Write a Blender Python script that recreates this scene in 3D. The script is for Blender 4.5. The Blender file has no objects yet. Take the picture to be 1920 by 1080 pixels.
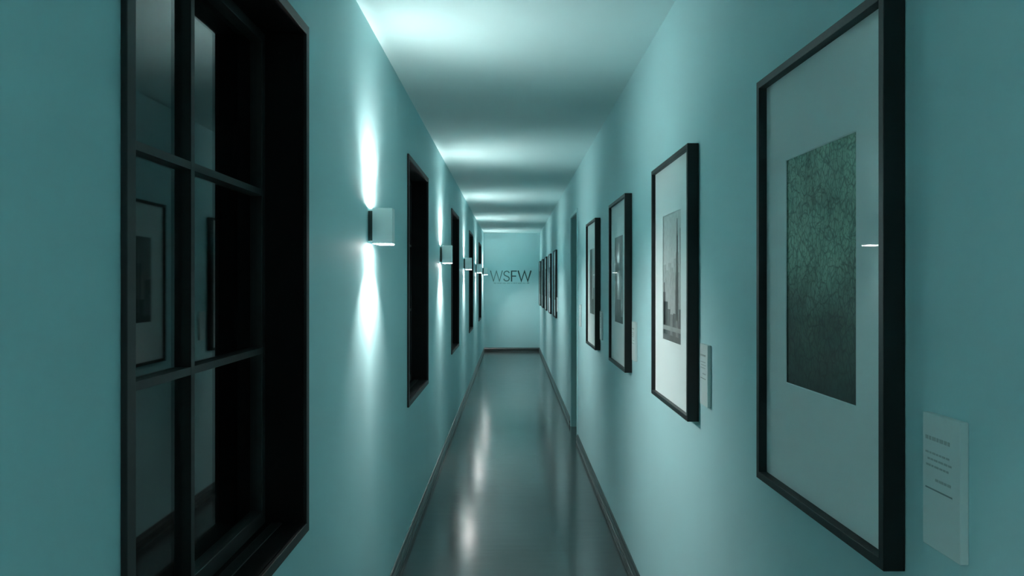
import bpy, bmesh, math, random
from mathutils import Vector
random.seed(4)
C = bpy.context.scene.collection
SC = bpy.context.scene

# ------------------------------------------------------------------ dimensions (metres)
LW, RW = -0.634, 0.675          # left / right wall planes
H = 2.768                       # ceiling height
EYE = 1.6125
YB, YE = -3.0, 18.0             # wall behind the viewer, end wall
PITCH = 3.443                   # spacing of windows and sconces along the corridor

# ------------------------------------------------------------------ materials
def new_mat(name):
    m = bpy.data.materials.new(name); m.use_nodes = True
    nt = m.node_tree
    return m, nt, nt.nodes['Principled BSDF']

def simple(name, col, rough=0.5, metal=0.0, spec=0.5, coat=0.0):
    m, nt, b = new_mat(name)
    b.inputs['Base Color'].default_value = (*col, 1)
    b.inputs['Roughness'].default_value = rough
    b.inputs['Metallic'].default_value = metal
    b.inputs['Specular IOR Level'].default_value = spec
    b.inputs['Coat Weight'].default_value = coat
    return m

def painted(name, col, rough, spec, var=0.03, bump=0.02, scale=60):
    """matt wall paint with faint roller texture"""
    m, nt, b = new_mat(name)
    tc = nt.nodes.new('ShaderNodeTexCoord')
    n1 = nt.nodes.new('ShaderNodeTexNoise'); n1.inputs['Scale'].default_value = 1.3
    n1.inputs['Detail'].default_value = 3
    n2 = nt.nodes.new('ShaderNodeTexNoise'); n2.inputs['Scale'].default_value = scale
    ramp = nt.nodes.new('ShaderNodeValToRGB')
    ramp.color_ramp.elements[0].position = 0.3
    ramp.color_ramp.elements[1].position = 0.7
    ramp.color_ramp.elements[0].color = (*[c * (1 - var) for c in col], 1)
    ramp.color_ramp.elements[1].color = (*[min(1, c * (1 + var)) for c in col], 1)
    bp = nt.nodes.new('ShaderNodeBump'); bp.inputs['Strength'].default_value = bump
    bp.inputs['Distance'].default_value = 0.01
    L = nt.links.new
    L(tc.outputs['Object'], n1.inputs['Vector']); L(tc.outputs['Object'], n2.inputs['Vector'])
    L(n1.outputs['Fac'], ramp.inputs['Fac']); L(ramp.outputs['Color'], b.inputs['Base Color'])
    L(n2.outputs['Fac'], bp.inputs['Height']); L(bp.outputs['Normal'], b.inputs['Normal'])
    b.inputs['Roughness'].default_value = rough
    b.inputs['Specular IOR Level'].default_value = spec
    return m

def floor_mat():
    m, nt, b = new_mat('polished_grey_floor')
    L = nt.links.new
    tc = nt.nodes.new('ShaderNodeTexCoord')
    mp = nt.nodes.new('ShaderNodeMapping'); mp.inputs['Scale'].default_value = (1.0, 1.7, 1.0)
    n1 = nt.nodes.new('ShaderNodeTexNoise'); n1.inputs['Scale'].default_value = 1.2; n1.inputs['Detail'].default_value = 4
    r1 = nt.nodes.new('ShaderNodeValToRGB')
    r1.color_ramp.elements[0].position = 0.3; r1.color_ramp.elements[1].position = 0.75
    r1.color_ramp.elements[0].color = (0.050, 0.064, 0.064, 1)
    r1.color_ramp.elements[1].color = (0.056, 0.070, 0.070, 1)
    n2 = nt.nodes.new('ShaderNodeTexNoise'); n2.inputs['Scale'].default_value = 5.0; n2.inputs['Detail'].default_value = 2
    r2 = nt.nodes.new('ShaderNodeMapRange'); r2.inputs['To Min'].default_value = 0.14; r2.inputs['To Max'].default_value = 0.20
    mp3 = nt.nodes.new('ShaderNodeMapping'); mp3.inputs['Scale'].default_value = (1.2, 7.0, 1.0)
    L(tc.outputs['Object'], mp3.inputs['Vector'])
    n3 = nt.nodes.new('ShaderNodeTexNoise'); n3.inputs['Scale'].default_value = 2.5; n3.inputs['Detail'].default_value = 1
    bp = nt.nodes.new('ShaderNodeBump'); bp.inputs['Strength'].default_value = 0.03; bp.inputs['Distance'].default_value = 0.02
    L(tc.outputs['Object'], mp.inputs['Vector'])
    L(mp.outputs['Vector'], n1.inputs['Vector']); L(n1.outputs['Fac'], r1.inputs['Fac'])
    L(r1.outputs['Color'], b.inputs['Base Color'])
    L(mp.outputs['Vector'], n2.inputs['Vector']); L(n2.outputs['Fac'], r2.inputs['Value'])
    L(r2.outputs['Result'], b.inputs['Roughness'])
    L(mp3.outputs['Vector'], n3.inputs['Vector']); L(n3.outputs['Fac'], bp.inputs['Height'])
    L(bp.outputs['Normal'], b.inputs['Normal'])
    b.inputs['Specular IOR Level'].default_value = 1.0
    return m

def glass_mat(name, refl=1.0):
    """clear pane: Fresnel reflection over straight-through transmission"""
    m = bpy.data.materials.new(name); m.use_nodes = True
    nt = m.node_tree; nt.nodes.clear(); L = nt.links.new
    out = nt.nodes.new('ShaderNodeOutputMaterial')
    mix = nt.nodes.new('ShaderNodeMixShader')
    tr = nt.nodes.new('ShaderNodeBsdfTransparent'); tr.inputs['Color'].default_value = (0.97, 0.985, 0.98, 1)
    gl = nt.nodes.new('ShaderNodeBsdfGlossy'); gl.inputs['Roughness'].default_value = 0.02
    fr = nt.nodes.new('ShaderNodeFresnel')
    ge = nt.nodes.new('ShaderNodeNewGeometry')
    mr = nt.nodes.new('ShaderNodeMapRange')
    mr.inputs['To Min'].default_value = 1.5; mr.inputs['To Max'].default_value = 1 / 1.5
    L(ge.outputs['Backfacing'], mr.inputs['Value']); L(mr.outputs['Result'], fr.inputs['IOR'])
    mm = nt.nodes.new('ShaderNodeMath'); mm.operation = 'MULTIPLY'; mm.inputs[1].default_value = refl
    L(fr.outputs['Fac'], mm.inputs[0]); L(mm.outputs['Value'], mix.inputs['Fac']); L(tr.outputs['BSDF'], mix.inputs[1]); L(gl.outputs['BSDF'], mix.inputs[2])
    L(mix.outputs['Shader'], out.inputs['Surface'])
    return m

def emit_mat(name, col, strength):
    m, nt, b = new_mat(name)
    b.inputs['Base Color'].default_value = (0.9, 0.9, 0.9, 1)
    b.inputs['Emission Color'].default_value = (*col, 1)
    b.inputs['Emission Strength'].default_value = strength
    return m

def cracked_print_mat():
    """photograph of cracked, peeling green paint, darkening towards its lower edge"""
    m, nt, b = new_mat('cracked_paint_photograph')
    L = nt.links.new
    tc = nt.nodes.new('ShaderNodeTexCoord')
    nz = nt.nodes.new('ShaderNodeTexNoise'); nz.inputs['Scale'].default_value = 14; nz.inputs['Detail'].default_value = 3
    add = nt.nodes.new('ShaderNodeMixRGB'); add.blend_type = 'ADD'; add.inputs['Fac'].default_value = 0.05
    sep = nt.nodes.new('ShaderNodeSeparateXYZ')
    mp = nt.nodes.new('ShaderNodeMapping'); mp.inputs['Scale'].default_value = (1, 1.5, 1.0)
    vo = nt.nodes.new('ShaderNodeTexVoronoi'); vo.feature = 'DISTANCE_TO_EDGE'; vo.inputs['Scale'].default_value = 30
    cr = nt.nodes.new('ShaderNodeMapRange'); cr.inputs['From Max'].default_value = 0.10
    v2 = nt.nodes.new('ShaderNodeTexVoronoi'); v2.feature = 'DISTANCE_TO_EDGE'; v2.inputs['Scale'].default_value = 70
    c2 = nt.nodes.new('ShaderNodeMapRange'); c2.inputs['From Max'].default_value = 0.14
    c2.inputs['To Min'].default_value = 0.55
    c1m = nt.nodes.new('ShaderNodeMapRange'); c1m.inputs['To Min'].default_value = 0.5
    mul = nt.nodes.new('ShaderNodeMath'); mul.operation = 'MULTIPLY'
    n4 = nt.nodes.new('ShaderNodeTexNoise'); n4.inputs['Scale'].default_value = 9; n4.inputs['Detail'].default_value = 5
    n4r = nt.nodes.new('ShaderNodeMapRange'); n4r.inputs['From Min'].default_value = 0.3; n4r.inputs['From Max'].default_value = 0.7
    n4r.inputs['To Min'].default_value = 0.7; n4r.inputs['To Max'].default_value = 1.35
    mul2 = nt.nodes.new('ShaderNodeMath'); mul2.operation = 'MULTIPLY'
    gr = nt.nodes.new('ShaderNodeValToRGB')
    e = gr.color_ramp.elements
    e[0].position = 0.0; e[0].color = (0.014, 0.032, 0.026, 1)
    e[1].position = 1.0; e[1].color = (0.33, 0.52, 0.41, 1)
    k = e.new(0.30); k.color = (0.05, 0.11, 0.082, 1)
    k = e.new(0.55); k.color = (0.26, 0.44, 0.34, 1)
    zr = nt.nodes.new('ShaderNodeMapRange'); zr.inputs['From Min'].default_value = -0.263; zr.inputs['From Max'].default_value = 0.263
    fin = nt.nodes.new('ShaderNodeMixRGB'); fin.blend_type = 'MULTIPLY'; fin.inputs['Fac'].default_value = 1
    L(tc.outputs['Object'], nz.inputs['Vector']); L(tc.outputs['Object'], add.inputs[1]); L(nz.outputs['Color'], add.inputs[2])
    L(add.outputs['Color'], mp.inputs['Vector'])
    L(mp.outputs['Vector'], vo.inputs['Vector']); L(mp.outputs['Vector'], v2.inputs['Vector'])
    L(vo.outputs['Distance'], cr.inputs['Value']); L(cr.outputs['Result'], c1m.inputs['Value'])
    L(v2.outputs['Distance'], c2.inputs['Value'])
    L(c1m.outputs['Result'], mul.inputs[0]); L(c2.outputs['Result'], mul.inputs[1])
    L(tc.outputs['Object'], n4.inputs['Vector']); L(n4.outputs['Fac'], n4r.inputs['Value'])
    L(mul.outputs['Value'], mul2.inputs[0]); L(n4r.outputs['Result'], mul2.inputs[1])
    L(tc.outputs['Object'], sep.inputs['Vector']); L(sep.outputs['Z'], zr.inputs['Value']); L(zr.outputs['Result'], gr.inputs['Fac'])
    L(gr.outputs['Color'], fin.inputs[1]); L(mul2.outputs['Value'], fin.inputs[2])
    L(fin.outputs['Color'], b.inputs['Base Color'])
    b.inputs['Roughness'].default_value = 0.6
    return m

def ink(name, g, grain=0.12):
    """printed grey tone with paper grain"""
    m, nt, b = new_mat(name)
    L = nt.links.new
    tc = nt.nodes.new('ShaderNodeTexCoord')
    n = nt.nodes.new('ShaderNodeTexNoise'); n.inputs['Scale'].default_value = 45; n.inputs['Detail'].default_value = 4
    r = nt.nodes.new('ShaderNodeValToRGB')
    r.color_ramp.elements[0].position = 0.3; r.color_ramp.elements[1].position = 0.7
    lo, hi = g * (1 - grain), g * (1 + grain)
    r.color_ramp.elements[0].color = (lo * 0.97, lo, lo * 0.99, 1)
    r.color_ramp.elements[1].color = (hi * 0.97, hi, hi * 0.99, 1)
    L(tc.outputs['Object'], n.inputs['Vector']); L(n.outputs['Fac'], r.inputs['Fac']); L(r.outputs['Color'], b.inputs['Base Color'])
    b.inputs['Roughness'].default_value = 0.6
    return m

M_WALL = painted('teal_wall_paint', (0.42, 0.672, 0.692), 0.6, 0.12)
M_CEIL = painted('pale_ceiling_paint', (0.51, 0.725, 0.735), 0.8, 0.1)
M_FLOOR = floor_mat()
M_BASE = simple('grey_gloss_baseboard', (0.034, 0.041, 0.040), 0.30, spec=1.0)
M_BLACK = painted('black_window_paint', (0.014, 0.016, 0.016), 0.5, 0.4, var=0.2, bump=0.02, scale=90)
M_LINING = painted('black_recess_shade', (0.003, 0.0036, 0.0036), 0.6, 0.2, var=0.2, bump=0.02, scale=90)  # darker copy of the window black, recess shade put into the colour
M_FRAME = painted('black_frame_wood', (0.007, 0.0085, 0.0085), 0.42, 0.4, var=0.2, bump=0.02, scale=120)
M_GLASS = glass_mat('clear_pane')
M_PGLASS = glass_mat('low_reflection_picture_glass', 0.09)
M_MAT = painted('white_mat_board', (0.82, 0.86, 0.865), 0.85, 0.1, var=0.01, bump=0.01, scale=300)
M_LABEL = painted('white_label_board', (0.60, 0.70, 0.69), 0.55, 0.3, var=0.015, bump=0.01, scale=200)
M_LTEXT = simple('faded_label_ink', (0.36, 0.44, 0.43), 0.7)
M_LRULE = simple('dark_label_rule', (0.20, 0.27, 0.27), 0.7)
M_BODY = simple('satin_white_metal', (0.60, 0.70, 0.70), 0.35, spec=0.5)
M_PLATE = simple('dark_back_plate', (0.05, 0.075, 0.07), 0.45)
M_LENS = emit_mat('lit_diffuser', (1.0, 0.97, 0.95), 22.0)
M_LENS_UP = emit_mat('lit_upper_diffuser', (1.0, 0.95, 0.92), 50.0)
M_DOOR = painted('dark_teal_door_and_jamb_shade', (0.16, 0.33, 0.33), 0.45, 0.4)  # teal of the leaf; on the jamb it stands for shaded wall colour
M_CASING = painted('teal_casing_paint', (0.42, 0.70, 0.71), 0.4, 0.4)
M_STEEL = simple('brushed_steel', (0.45, 0.47, 0.47), 0.3, metal=1.0)
M_TEXT_A = simple('light_paled_lettering', (0.080, 0.170, 0.168), 0.5)  # left letters paler, a light effect put into the colour
M_TEXT_B = simple('dark_teal_lettering', (0.018, 0.060, 0.060), 0.5)
M_TEXT_C = simple('faint_caption_ink', (0.22, 0.42, 0.42), 0.6)
M_CRACK = cracked_print_mat()
INK = {k: ink('print_tone_' + k, g) for k, g in
       dict(paper=0.60, mist=0.46, haze=0.33, light=0.24, mid=0.14, deep=0.075, dark=0.028).items()}
# ------------------------------------------------------------------ mesh helpers
class MB:
    def __init__(s): s.bm = bmesh.new()
    def box(s, x0, x1, y0, y1, z0, z1, mi=0):
        v = [s.bm.verts.new(p) for p in ((x0,y0,z0),(x1,y0,z0),(x1,y1,z0),(x0,y1,z0),(x0,y0,z1),(x1,y0,z1),(x1,y1,z1),(x0,y1,z1))]
        for q in ((0,3,2,1),(4,5,6,7),(0,1,5,4),(1,2,6,5),(2,3,7,6),(3,0,4,7)):
            f = s.bm.faces.new([v[i] for i in q]); f.material_index = mi
        return s
    def prism(s, pts, axis, a, b, mi=0):
        """extrude a 2-D outline; axis 'x': pts are (y,z); 'y': (x,z); 'z': (x,y)"""
        def P(p, t):
            return {'x': (t, p[0], p[1]), 'y': (p[0], t, p[1]), 'z': (p[0], p[1], t)}[axis]
        A = [s.bm.verts.new(P(p, a)) for p in pts]; B = [s.bm.verts.new(P(p, b)) for p in pts]
        n = len(pts); fs = [s.bm.faces.new(A), s.bm.faces.new(B[::-1])]
        for i in range(n):
            fs.append(s.bm.faces.new([A[i], B[i], B[(i+1) % n], A[(i+1) % n]]))
        for f in fs: f.material_index = mi
        return s
    def ring(s, y0, y1, z0, z1, w, x0, x1, wb=None):
        """mitred rectangular frame in the y-z plane, thickness x0..x1"""
        o = [(y0,z0),(y1,z0),(y1,z1),(y0,z1)]
        i = [(y0+w,z0+(wb or w)),(y1-w,z0+(wb or w)),(y1-w,z1-w),(y0+w,z1-w)]
        V = {}
        for k, (ring, x) in enumerate(((o,x0),(i,x0),(i,x1),(o,x1))):
            V[k] = [s.bm.verts.new((x, *p)) for p in ring]
        for k in range(4):
            a, b = V[k], V[(k+1) % 4]
            for j in range(4):
                s.bm.faces.new([a[j], a[(j+1)%4], b[(j+1)%4], b[j]])
        return s
    def cyl(s, c, r, axis, a, b, n=32):
        pts = [(c[0]+r*math.cos(t*2*math.pi/n), c[1]+r*math.sin(t*2*math.pi/n)) for t in range(n)]
        return s.prism(pts, axis, a, b)
    def build(s, name, mat, parent=None, loc=(0,0,0), bevel=0, smooth=False):
        bmesh.ops.recalc_face_normals(s.bm, faces=s.bm.faces)
        me = bpy.data.meshes.new(name); s.bm.to_mesh(me); s.bm.free()
        for m in (mat if isinstance(mat, (list, tuple)) else [mat]): me.materials.append(m)
        if smooth:
            for p in me.polygons: p.use_smooth = True
        o = bpy.data.objects.new(name, me); C.objects.link(o)
        o.location = loc
        if parent: o.parent = parent
        if bevel:
            md = o.modifiers.new('edge', 'BEVEL'); md.width = bevel; md.segments = 2; md.limit_method = 'ANGLE'
        return o

def thing(name, loc, label, cat, group=None, kind=None):
    o = bpy.data.objects.new(name, None); C.objects.link(o); o.location = loc
    o.empty_display_size = 0.1
    if label: o['label'] = label
    if cat: o['category'] = cat
    if group: o['group'] = group
    if kind: o['kind'] = kind
    return o

def copy_thing(r, loc, label):
    n = r.copy(); C.objects.link(n); n.location = loc; n['label'] = label
    for ch in list(r.children):
        c = ch.copy(); C.objects.link(c); c.parent = n
        for g in list(ch.children):
            d = g.copy(); C.objects.link(d); d.parent = c
    return n

def structure(o, label=None, cat=None):
    o['kind'] = 'structure'
    if label: o['label'] = label
    if cat: o['category'] = cat
    return o

# ------------------------------------------------------------------ window and doorway openings
WIN_Y0 = [1.246 + k * PITCH for k in range(5)]    # outer near edge of each casing
WIN_W = 1.125                                     # casing width
CAS = 0.030
WZ0, WZ1 = EYE - 0.765, EYE + 0.787               # casing bottom and top
DY0, DY1, DZ = 7.776, 8.60, 2.335                 # doorway

# floor, ceiling, walls
structure(MB().box(LW-0.2, RW+0.2, YB-0.2, YE+0.2, -0.1, 0).build('floor', M_FLOOR), 'polished dark grey corridor floor', 'floor')
structure(MB().box(LW-0.2, RW+0.2, YB-0.2, YE+0.2, H, H+0.1).build('ceiling', M_CEIL), 'pale teal ceiling with bright bands of lamp light', 'ceiling')
w = MB()
ys = [YB]
for y in WIN_Y0: ys += [y + CAS*0.5, y + WIN_W - CAS*0.5]
ys.append(YE)
for i in range(len(ys) - 1):
    if i % 2 == 0: w.box(LW-0.2, LW, ys[i], ys[i+1], 0, H)
    else:
        w.box(LW-0.2, LW, ys[i], ys[i+1], 0, WZ0 + CAS*0.5)
        w.box(LW-0.2, LW, ys[i], ys[i+1], WZ1 - CAS*0.5, H)
structure(w.build('wall_left', M_WALL), 'teal wall on the left with five black windows', 'wall')
w = MB()
w.box(RW, RW+0.2, YB, DY0, 0, H).box(RW, RW+0.2, DY1, YE, 0, H).box(RW, RW+0.2, DY0, DY1, DZ, H)
structure(w.build('wall_right', M_WALL), 'teal wall on the right hung with framed pictures', 'wall')
structure(MB().box(LW-0.2, RW+0.2, YE, YE+0.2, 0, H).build('wall_end', M_WALL), 'teal end wall carrying grey lettering', 'wall')
structure(MB().box(LW-0.2, RW+0.2, YB-0.2, YB, 0, H).build('wall_rear', M_WALL), 'teal wall closing the corridor behind the viewer', 'wall')

# baseboards: moulded profile run along each wall
PROF = [(0, 0), (0.017, 0), (0.017, 0.026), (0.0125, 0.028)]
PROF += [(0.0115 + 0.0085 * math.sin(math.pi * k / 12) ** 0.8, 0.029 + 0.033 * k / 12) for k in range(13)]
PROF += [(0.0105, 0.064), (0.009, 0.068), (0.0085, 0.072), (0.0075, 0.076), (0.005, 0.079), (0, 0.080)]
structure(MB().prism([(LW + p[0], p[1]) for p in PROF], 'y', YB, YE).build('baseboard_left', M_BASE), 'grey gloss baseboard along the left wall', 'baseboard')
b = MB().prism([(RW - p[0], p[1]) for p in PROF], 'y', YB, DY0 - 0.03)
b.prism([(RW - p[0], p[1]) for p in PROF], 'y', DY1 + 0.03, YE)
structure(b.build('baseboard_right', M_BASE), 'grey gloss baseboard along the right wall', 'baseboard')
structure(MB().prism([(YE - p[0], p[1]*1.05) for p in PROF], 'x', LW, RW).build('baseboard_end', M_BASE), 'dark baseboard across the end wall', 'baseboard')

# ------------------------------------------------------------------ windows
GX = LW - 0.124                                    # glass plane
def window(k, label):
    y0 = WIN_Y0[k]; y1 = y0 + WIN_W; yc = (y0 + y1) / 2
    r = thing('window_%d' % (k+1), (LW, yc, WZ0), label, 'window', kind='structure')
    hy = WIN_W / 2; hz = WZ1 - WZ0
    def put(mb, n, m, **kw): return mb.build(n, m, r, **kw)
    # casing on the wall face, proud by 11 mm
    put(MB().ring(-hy, hy, 0, hz, CAS, 0.0005, 0.0115), 'window_frame', M_BLACK, bevel=0.0015)
    # deep lining of the recess
    i = CAS * 0.5
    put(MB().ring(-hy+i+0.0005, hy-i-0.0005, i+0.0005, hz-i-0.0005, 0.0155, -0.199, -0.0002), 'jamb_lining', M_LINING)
    # casement standing a degree off square; glazing bars and panes belong to it
    a = CAS + 0.003
    gx = GX - LW
    s = MB().ring(-hy+a, hy-a, a, hz-a, 0.030, -0.020, 0.016, wb=0.045).build('sash', M_BLACK, r, loc=(gx, 0, 0), bevel=0.002)
    s.rotation_euler.z = math.radians(0.65)
    put(MB().box(gx+0.028, gx+0.062, -hy+a, hy-a, 0.0155, 0.034), 'window_sill', M_BLACK, bevel=0.002)
    zt = [EYE + 0.269 - WZ0, EYE - 0.204 - WZ0]
    yb = -0.030
    mb = MB()
    mb.box(-0.018, 0.021, yb-0.010, yb+0.010, a+0.042, hz-a-0.028)
    for z in zt:
        mb.box(-0.0175, 0.0205, -hy+a+0.028, hy-a-0.028, z-0.009, z+0.009)
    mb.build('glazing_bars', M_BLACK, s)
    zz = [a+0.043, zt[1], zt[0], hz-a-0.029]
    for (ya, yc_) in ((-hy+a+0.029, yb-0.009), (yb+0.009, hy-a-0.029)):
        for j in range(3):
            lo = zz[j] + (0.008 if j else 0); hi = zz[j+1] - (0.008 if j < 2 else 0)
            MB().box(-0.002, 0.002, ya, yc_, lo, hi).build('pane', M_GLASS, s)
    return r
WL = ['black six pane window nearest the viewer, showing reflections of framed pictures',
      'tall black window just beyond the nearest wall sconce',
      'black window between the second and third wall sconces',
      'black window between the third and fourth wall sconces',
      'farthest black window, closest to the end wall']
for k in range(5): window(k, WL[k])

# ------------------------------------------------------------------ doorway
d = thing('door_1', (RW, (DY0+DY1)/2, 0), 'dark teal door set back in the doorway of the right wall', 'door', kind='structure')
hw = (DY1 - DY0) / 2
cs = MB()                                           # casing round the opening
cs.prism([(-hw-0.028,0),(-hw+0.006,0),(-hw+0.006,DZ-0.006),(hw-0.006,DZ-0.006),(hw-0.006,0),(hw+0.028,0),(hw+0.028,DZ+0.028),(-hw-0.028,DZ+0.028)], 'x', -0.010, -0.0004)
cs.build('door_casing', M_CASING, d, bevel=0.002)
jb = MB().prism([(-hw+0.0005,0),(-hw+0.014,0),(-hw+0.014,DZ-0.014),(hw-0.014,DZ-0.014),(hw-0.014,0),(hw-0.0005,0),(hw-0.0005,DZ-0.0005),(-hw+0.0005,DZ-0.0005)], 'x', 0.0, 0.199)
jb.build('door_jamb', M_DOOR, d)  # wall teal with the shade of the doorway put into its colour
leaf = MB().box(0.135, 0.175, -hw+0.017, hw-0.017, 0.006, DZ-0.017)
lf = leaf.build('door_leaf', M_DOOR, d, bevel=0.002)
for z0, z1 in ((0.20, 0.95), (1.15, 2.15)):
    MB().ring(-hw+0.12, hw-0.12, z0, z1, 0.03, 0.128, 0.1355).build('panel_moulding', M_DOOR, lf, bevel=0.003)
hd = MB().cyl((-hw+0.09, 1.05), 0.026, 'x', 0.126, 0.1352)
hd.cyl((-hw+0.09, 1.05), 0.010, 'x', 0.085, 0.13)
hd.box(0.080, 0.096, -hw+0.082, -hw+0.20, 1.042, 1.058)
hd.build('door_handle', M_STEEL, lf, bevel=0.002)

# ------------------------------------------------------------------ wall sconces
SZ0, SZ1 = EYE + 0.172, EYE + 0.330                 # body bottom and top
SH = SZ1 - SZ0
def spot(name, parent, loc, up, size, blend, energy, tilt=0, sx=1, sy=1, radius=0.015):
    l = bpy.data.lights.new(name, 'SPOT'); l.energy = energy; l.spot_size = math.radians(size); l.spot_blend = blend
    l.color = (1.0, 0.945, 0.92); l.shadow_soft_size = radius
    o = bpy.data.objects.new(name, l); C.objects.link(o); o.parent = parent; o.location = loc
    o.rotation_euler = (0, math.pi + math.radians(tilt) if up else -math.radians(tilt), 0)
    o.scale = (sx, sy, 1)
    return o
def make_sconce(loc, label):
    r = thing('wall_sconce', loc, label, 'wall light', 'box sconces along the left wall')
    MB().box(0.0003, 0.020, -0.036, 0.036, 0.012, SH-0.012).build('back_plate', M_PLATE, r, bevel=0.0015)
    b = MB()                                        # square sleeve, open at both ends
    X0, X1, Y, t = 0.020, 0.107, 0.040, 0.003
    b.box(X0, X0+t, -Y, Y, 0, SH).box(X1-t, X1, -Y, Y, 0, SH)
    b.box(X0+t, X1-t, -Y, -Y+t, 0, SH).box(X0+t, X1-t, Y-t, Y, 0, SH)
    b.build('body', M_BODY, r)
    xc = (X0 + X1) / 2
    for z0, z1, ml in ((-0.0030, 0.012, M_LENS), (SH-0.012, SH-0.006, M_LENS_UP)):
        MB().box(X0+t+0.012, X1-t, -Y+t, Y-t, z0, z1).build('diffuser', ml, r)
    for up, z in ((True, SH-0.002), (False, -0.0045)):
        spot('lamp', r, (xc, 0, z), up, 36, 1.0, 8.0 if up else 20.0, -17.5 if up else -15, 1, 4.0)      # grazes the wall
        spot('lamp', r, (xc, 0, z), up, 88, 1.0, 4.4 if up else 15.5, 45, 1.5, 1.35, 0.03)     # fans across the corridor
    return r
SL = ['white box sconce nearest the viewer, before the second black window',
      'second white box sconce, beside the near edge of the third black window',
      'third white box sconce along the left wall',
      'fourth white box sconce along the left wall, next to last',
      'farthest white box sconce, closest to the grey lettering on the end wall']
s0 = make_sconce((LW, PITCH, SZ0), SL[0])
copy_thing(s0, (LW, -0.25, SZ0), 'unseen white box sconce added behind the viewer to light the near walls')  # added lamp out of view, brightens the walls nearest the camera
for k in range(1, 5): copy_thing(s0, (LW, PITCH*(k+1), SZ0), SL[k])

# ------------------------------------------------------------------ framed pictures
FW = 0.018                               # frame depth and face width
def art_skyline(mb):
    # pale sky, hazy towers, one slender stepped spire right of centre, darker blocks lower left
    W2 = 0.178
    def blk(y0, y1, z0, z1, mi, t=0): mb.prism([(y0,z0),(y1,z0),(y1,z1),(y0,z1)], 'x', -0.0004 - t, 0, mi)
    blk(-W2, W2, -0.26, 0.02, 1, 0.0002)
    for y, wd, h in ((-.165,.05,.05),(-.10,.03,.03),(-.06,.05,.075),(.0,.03,.04),(.05,.05,.06),(.10,.04,.03),(.15,.05,.055)):
        blk(y-wd/2, y+wd/2, -0.2, h, 1, 0.0004)
    # spire: stepped, narrowing (far side is +y; viewer's left)
    for y0, y1, z1, mi in ((-.128,-.055,-.05,2),(-.118,-.068,.02,3),(-.112,-.078,.10,3),(-.105,-.086,.165,4)):
        blk(y0, y1, -0.2, z1, mi, 0.0006 + 0.0001*mi)
    mb.prism([(-.101,.165),(-.090,.165),(-.0945,.232)], 'x', -0.0011, 0, 4)
    blk(-.152, -.146, -0.15, .19, 2, 0.0006)
    for y, wd, h, mi in ((.155,.045,-.06,5),(.12,.07,-.10,5),(.06,.05,-.13,4),(.01,.06,-.15,3),(-.05,.05,-.145,4),(-.10,.05,-.17,3),(-.155,.046,-.125,4)):
        blk(y-wd/2, min(y+wd/2, W2), -0.26, h, mi, 0.0012)
    blk(.145, .16, -.1, -.02, 4, 0.0011)
    blk(-W2, W2, -.218, -.200, 2, 0.0014)
    blk(-W2, W2, -.26, -.236, 4, 0.0014)
def art_blocks(mb):
    W2 = 0.178
    def blk(y0, y1, z0, z1, mi, t=0): mb.prism([(y0,z0),(y1,z0),(y1,z1),(y0,z1)], 'x', -0.0004 - t, 0, mi)
    blk(-W2, W2, -.26, .26, 2, 0.0001)
    blk(-.10, .178, .02, .26, 3, 0.0003)
    blk(.06, .14, -.26, .16, 3, 0.0005); blk(-.02, .04, -.26, .10, 4, 0.0005)
    blk(.09, .178, -.26, .0, 4, 0.0007); blk(-.178, -.06, -.26, -.04, 3, 0.0007); blk(-.05, .08, -.26, -.12, 5, 0.0009)
    blk(-.13, -.11, -.26, .2, 1, 0.0009); blk(.0, .008, -.2, .22, 1, 0.0009)
    blk(-.178, .178, -.26, -.22, 5, 0.0011)
def art_tower(mb):
    W2 = 0.178
    def blk(y0, y1, z0, z1, mi, t=0): mb.prism([(y0,z0),(y1,z0),(y1,z1),(y0,z1)], 'x', -0.0004 - t, 0, mi)
    blk(-W2, W2, -.26, .26, 1, 0.0001)
    blk(.02, .178, -.26, .26, 4, 0.0003); blk(.06, .08, -.2, .24, 5, 0.0005); blk(.12, .14, -.2, .24, 5, 0.0005)
    blk(-.178, -.06, -.26, -.05, 4, 0.0005); blk(-.06, .02, -.26, -.14, 5, 0.0007)
def art_horizon(mb):
    def blk(y0, y1, z0, z1, mi, t=0): mb.prism([(y0,z0),(y1,z0),(y1,z1),(y0,z1)], 'x', -0.0004 - t, 0, mi)
    blk(-.178, .178, -.26, -.02, 3, 0.0002); blk(-.178, .178, -.26, -.14, 4, 0.0004); blk(-.05, .06, -.02, .12, 3, 0.0003)

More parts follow.
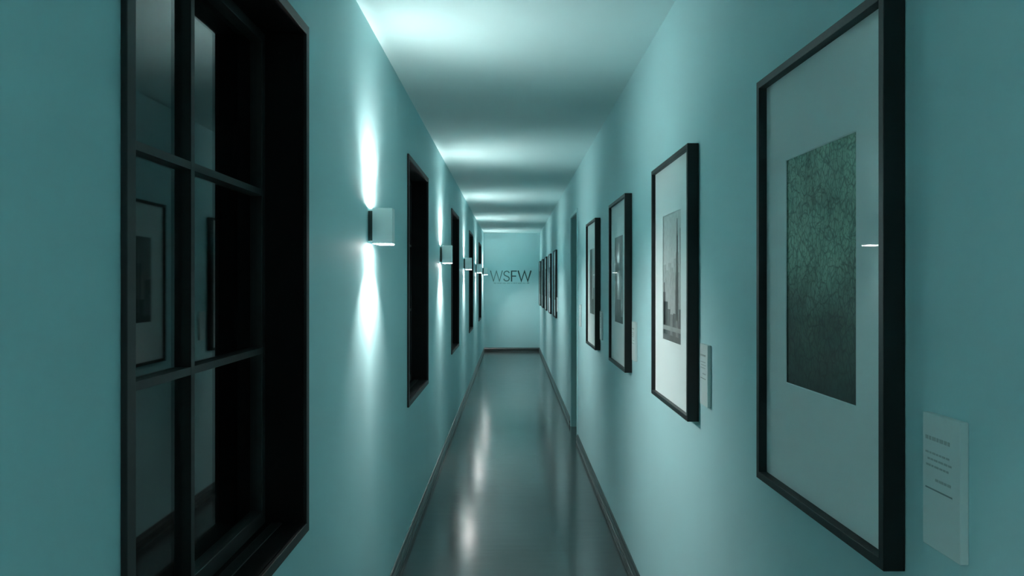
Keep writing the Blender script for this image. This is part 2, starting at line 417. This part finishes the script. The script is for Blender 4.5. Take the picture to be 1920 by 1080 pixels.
ARTMATS = [INK[k] for k in ('paper', 'mist', 'haze', 'light', 'mid', 'deep', 'dark')]
def picture(y0, y1, art, label, group=None, zc=0.0, tilt=0.0, gtilt=0.0, FT=0.042, XM=-0.0262):
    """hung on the right wall; origin on the wall face, picture centre"""
    yc = (y0 + y1) / 2; hy = (y1 - y0) / 2; hz = 0.5
    r = thing('framed_picture', (RW, yc, EYE + zc), label, 'picture', group)
    r.rotation_euler.z = math.radians(tilt); r.location.x -= abs(math.sin(math.radians(tilt))) * hy
    f = MB().ring(-hy, hy, -hz, hz, FW, -FT, -0.0015)
    f.build('frame', M_FRAME, r, bevel=0.0012)
    # mat board with a bevelled window, backing behind it
    g = MB().ring(-hy+FW-0.002, hy-FW+0.002, -hz+FW-0.002, hz-FW+0.002, 0.002, XM, XM+0.006)
    pw, ph, pz = 0.176, 0.262, 0.020
    o = [(-hy+FW,-hz+FW),(hy-FW,-hz+FW),(hy-FW,hz-FW),(-hy+FW,hz-FW)]
    i1 = [(-pw,-ph+pz),(pw,-ph+pz),(pw,ph+pz),(-pw,ph+pz)]
    i2 = [(-pw+.002,-ph+pz+.002),(pw-.002,-ph+pz+.002),(pw-.002,ph+pz-.002),(-pw+.002,ph+pz-.002)]
    rows = [[g.bm.verts.new((x, *p)) for p in ring] for ring, x in ((o,XM),(i1,XM),(i2,XM+0.002),(o,XM+0.002))]
    for k in range(4):
        a, b = rows[k], rows[(k+1) % 4]
        for j in range(4): g.bm.faces.new([a[j], a[(j+1)%4], b[(j+1)%4], b[j]])
    g.build('mat', M_MAT, r)
    p = MB().box(0, 0.002, -pw-0.01, pw+0.01, -ph-0.01, ph+0.01, 0)
    if art == 'crack': mats = M_CRACK
    else:
        mats = ARTMATS; art(p)
    p.build('print', mats, r, loc=(XM+0.004, 0, pz))
    gl = MB().box(-0.001, 0.001, -hy+FW+0.0005, hy-FW-0.0005, -hz+FW-0.001, hz-FW+0.001)
    gl = gl.build('glass', M_PGLASS, r, loc=(XM-0.0034 - math.sin(math.radians(abs(gtilt)))*hy*0.92, 0, 0))
    gl.rotation_euler.z = math.radians(gtilt)
    return r
NEAR = 'framed pictures before the doorway'
FAR = 'framed pictures beyond the doorway'
picture(1.312, 1.950, 'crack', 'large black framed print of cracked dark green paint nearest the viewer', NEAR, 0.006, 1.2, 1.4, 0.039, -0.0185)
picture(2.755, 3.465, art_skyline, 'black framed grey skyline print with a slender spire', NEAR, 0.0)
picture(4.272, 4.978, art_blocks, 'black framed print of hazy grey buildings, second from the doorway', NEAR, -0.003)
picture(5.790, 6.494, art_tower, 'black framed print with a dark upright tower, closest before the doorway', NEAR, -0.012)
FLAB = ['black framed picture just beyond the doorway, first of the five beyond it',
        'second black framed picture beyond the doorway',
        'middle one of the five black framed pictures beyond the doorway',
        'fourth black framed picture beyond the doorway',
        'farthest black framed picture, closest to the end wall']
arts = [art_horizon, art_tower, art_blocks, art_horizon, art_tower]
for k in range(5):
    y0 = 11.17 + 1.4976 * k
    picture(y0, y0 + 0.70, arts[k], FLAB[k], FAR, -0.022, 0, 0, 0.028, -0.016)

# ------------------------------------------------------------------ wall labels
def make_label(y0, zc, label, group):
    r = thing('wall_label', (RW, y0, EYE + zc), label, 'label', group)
    r_ = MB().box(-0.0135, -0.0004, 0, 0.103, -0.105, 0.105).build('board', M_LABEL, r, bevel=0.0015)
    t = MB(); rnd = random.Random(7)
    # far edge (+y) is the reader's left
    def line(z, y_from, y_to, h):
        y = y_from
        while y > y_to + 0.004:
            L = min(rnd.uniform(0.005, 0.013), y - y_to)
            t.box(-0.0139, -0.0134, y - L, y, z - h/2, z + h/2); y -= L + 0.0025
    line(0.067, 0.094, 0.022, 0.006)
    line(0.044, 0.094, 0.028, 0.003); line(0.034, 0.088, 0.022, 0.003); line(0.024, 0.092, 0.026, 0.003)
    line(0.004, 0.066, 0.024, 0.004)
    t.build('printed_text', M_LTEXT, r)
    MB().box(-0.0139, -0.0134, 0.020, 0.094, -0.0135, -0.0112).build('ruled_line', M_LRULE, r)
    return r
LG = 'white text labels beside the pictures'
l0 = make_label(1.131, -0.312, 'white text label nearest the viewer, beside the cracked green print', LG)
for y0, t in ((2.585, 'white text label beside the skyline print with the spire'),
              (4.10, 'white text label beside the print of hazy grey buildings'),
              (5.62, 'white text label beside the print with a dark upright tower'),
              (7.33, 'white text label just before the doorway'),
              (11.00, 'white text label beside the first picture beyond the doorway')):
    copy_thing(l0, (RW, y0, EYE - 0.318), t)

# ------------------------------------------------------------------ lettering on the end wall
def stroke_poly(mb, pts, wdt, x_off=0.0):
    """flat bar strokes following a polyline in x-z, 6 mm proud of the wall, mitred joints"""
    n = len(pts); left = []; right = []
    for i in range(n):
        p = Vector(pts[i])
        d0 = (Vector(pts[i]) - Vector(pts[i-1])).normalized() if i > 0 else None
        d1 = (Vector(pts[i+1]) - Vector(pts[i])).normalized() if i < n-1 else None
        if d0 is None: nrm = Vector((-d1.y, d1.x)); k = 1
        elif d1 is None: nrm = Vector((-d0.y, d0.x)); k = 1
        else:
            nn = Vector((-d0.y, d0.x)) + Vector((-d1.y, d1.x)); nrm = nn.normalized()
            k = min(2.2, 1 / max(0.3, nrm.dot(Vector((-d0.y, d0.x)))))
        left.append(p + nrm*wdt/2*k); right.append(p - nrm*wdt/2*k)
    y0, y1 = YE - 0.006, YE - 0.0003
    rows = []
    for i in range(n):
        rows.append([mb.bm.verts.new((left[i].x, y0, left[i].y)), mb.bm.verts.new((right[i].x, y0, right[i].y)),
                     mb.bm.verts.new((right[i].x, y1, right[i].y)), mb.bm.verts.new((left[i].x, y1, left[i].y))])
    for i in range(n-1):
        a, b = rows[i], rows[i+1]
        for j in range(4): mb.bm.faces.new([a[j], a[(j+1)%4], b[(j+1)%4], b[j]])
    mb.bm.faces.new(rows[0]); mb.bm.faces.new(rows[-1][::-1])
ZB, ZT = 1.632, 1.890                               # baseline and cap height
sg = thing('wall_lettering', (0, 0, 0), 'large grey letters WSFW over a faint caption on the end wall', 'sign')
def W(x0, x1, wd, mat):
    q = (x1 - x0) / 4; mb = MB()
    stroke_poly(mb, [(x0, ZT), (x0+q, ZB+wd*.4), (x0+2*q, ZT-wd*.4), (x0+3*q, ZB+wd*.4), (x1, ZT)], wd)
    return mb.build('letter', mat, sg)
W(-0.480, -0.200, 0.022, M_TEXT_A)  # thinner strokes too, shaped for the same light effect
mb = MB()
S = [(0.94,0.80),(0.86,0.90),(0.72,0.97),(0.52,0.995),(0.30,0.96),(0.13,0.87),(0.06,0.75),(0.10,0.64),(0.24,0.56),(0.46,0.50),(0.70,0.44),
     (0.88,0.36),(0.955,0.25),(0.90,0.13),(0.74,0.04),(0.50,0.005),(0.27,0.035),(0.11,0.12),(0.03,0.23)]
stroke_poly(mb, [(-0.172 + 0.140*a, ZB+0.012 + (ZT-ZB-0.024)*b) for a, b in S], 0.025)
mb.build('letter', M_TEXT_A, sg)
mb = MB()
mb.box(0.000, 0.030, YE-0.006, YE-0.0003, ZB, ZT)
mb.box(0.030, 0.140, YE-0.006, YE-0.0003, ZT-0.026, ZT)
mb.box(0.030, 0.122, YE-0.006, YE-0.0003, ZB+0.115, ZB+0.140)
mb.build('letter', M_TEXT_B, sg)
W(0.168, 0.470, 0.033, M_TEXT_B)
rnd = random.Random(3); x = -0.40
while x < 0.30:                                     # caption too small to read: words of tiny strokes
    mb = MB(); x0 = x
    for k in range(rnd.randint(3, 7)):
        L = rnd.uniform(0.006, 0.016)
        mb.box(x, x+L, YE-0.002, YE-0.0003, 1.588 - rnd.uniform(0.0, 0.008), 1.600 + rnd.uniform(0, 0.008))
        x += L + 0.004
    mb.box(x0, x-0.004, YE-0.0015, YE-0.0003, 1.592, 1.596)
    mb.build('caption_word', M_TEXT_C, sg)
    x += 0.014
mb = MB(); mb.prism([(0.355,1.590),(0.425,1.590),(0.432,1.603),(0.38,1.599)], 'y', YE-0.002, YE-0.0003)
mb.build('caption', M_TEXT_B, sg)

# ------------------------------------------------------------------ world, camera, view
wd = bpy.data.worlds.new('night'); SC.world = wd; wd.use_nodes = True
wd.node_tree.nodes['Background'].inputs['Color'].default_value = (0.0, 0.0, 0.0, 1)
wd.node_tree.nodes['Background'].inputs['Strength'].default_value = 0.0
cam = bpy.data.cameras.new('camera'); cam.lens = 27.0; cam.sensor_width = 36.0
cam.shift_x = 2/1920; cam.shift_y = -10.5/1920; cam.clip_start = 0.02
co = bpy.data.objects.new('camera', cam); C.objects.link(co)
co.location = (0, 0, EYE); co.rotation_euler = (math.pi/2, 0, 0)
SC.camera = co
SC.view_settings.view_transform = 'Standard'; SC.view_settings.look = 'None'
SC.view_settings.gamma = 1.0; SC.view_settings.use_curve_mapping = False
SC.view_settings.exposure = 2.56
SC.cycles.max_bounces = 16; SC.cycles.diffuse_bounces = 10; SC.cycles.glossy_bounces = 6
SC.cycles.transparent_max_bounces = 16
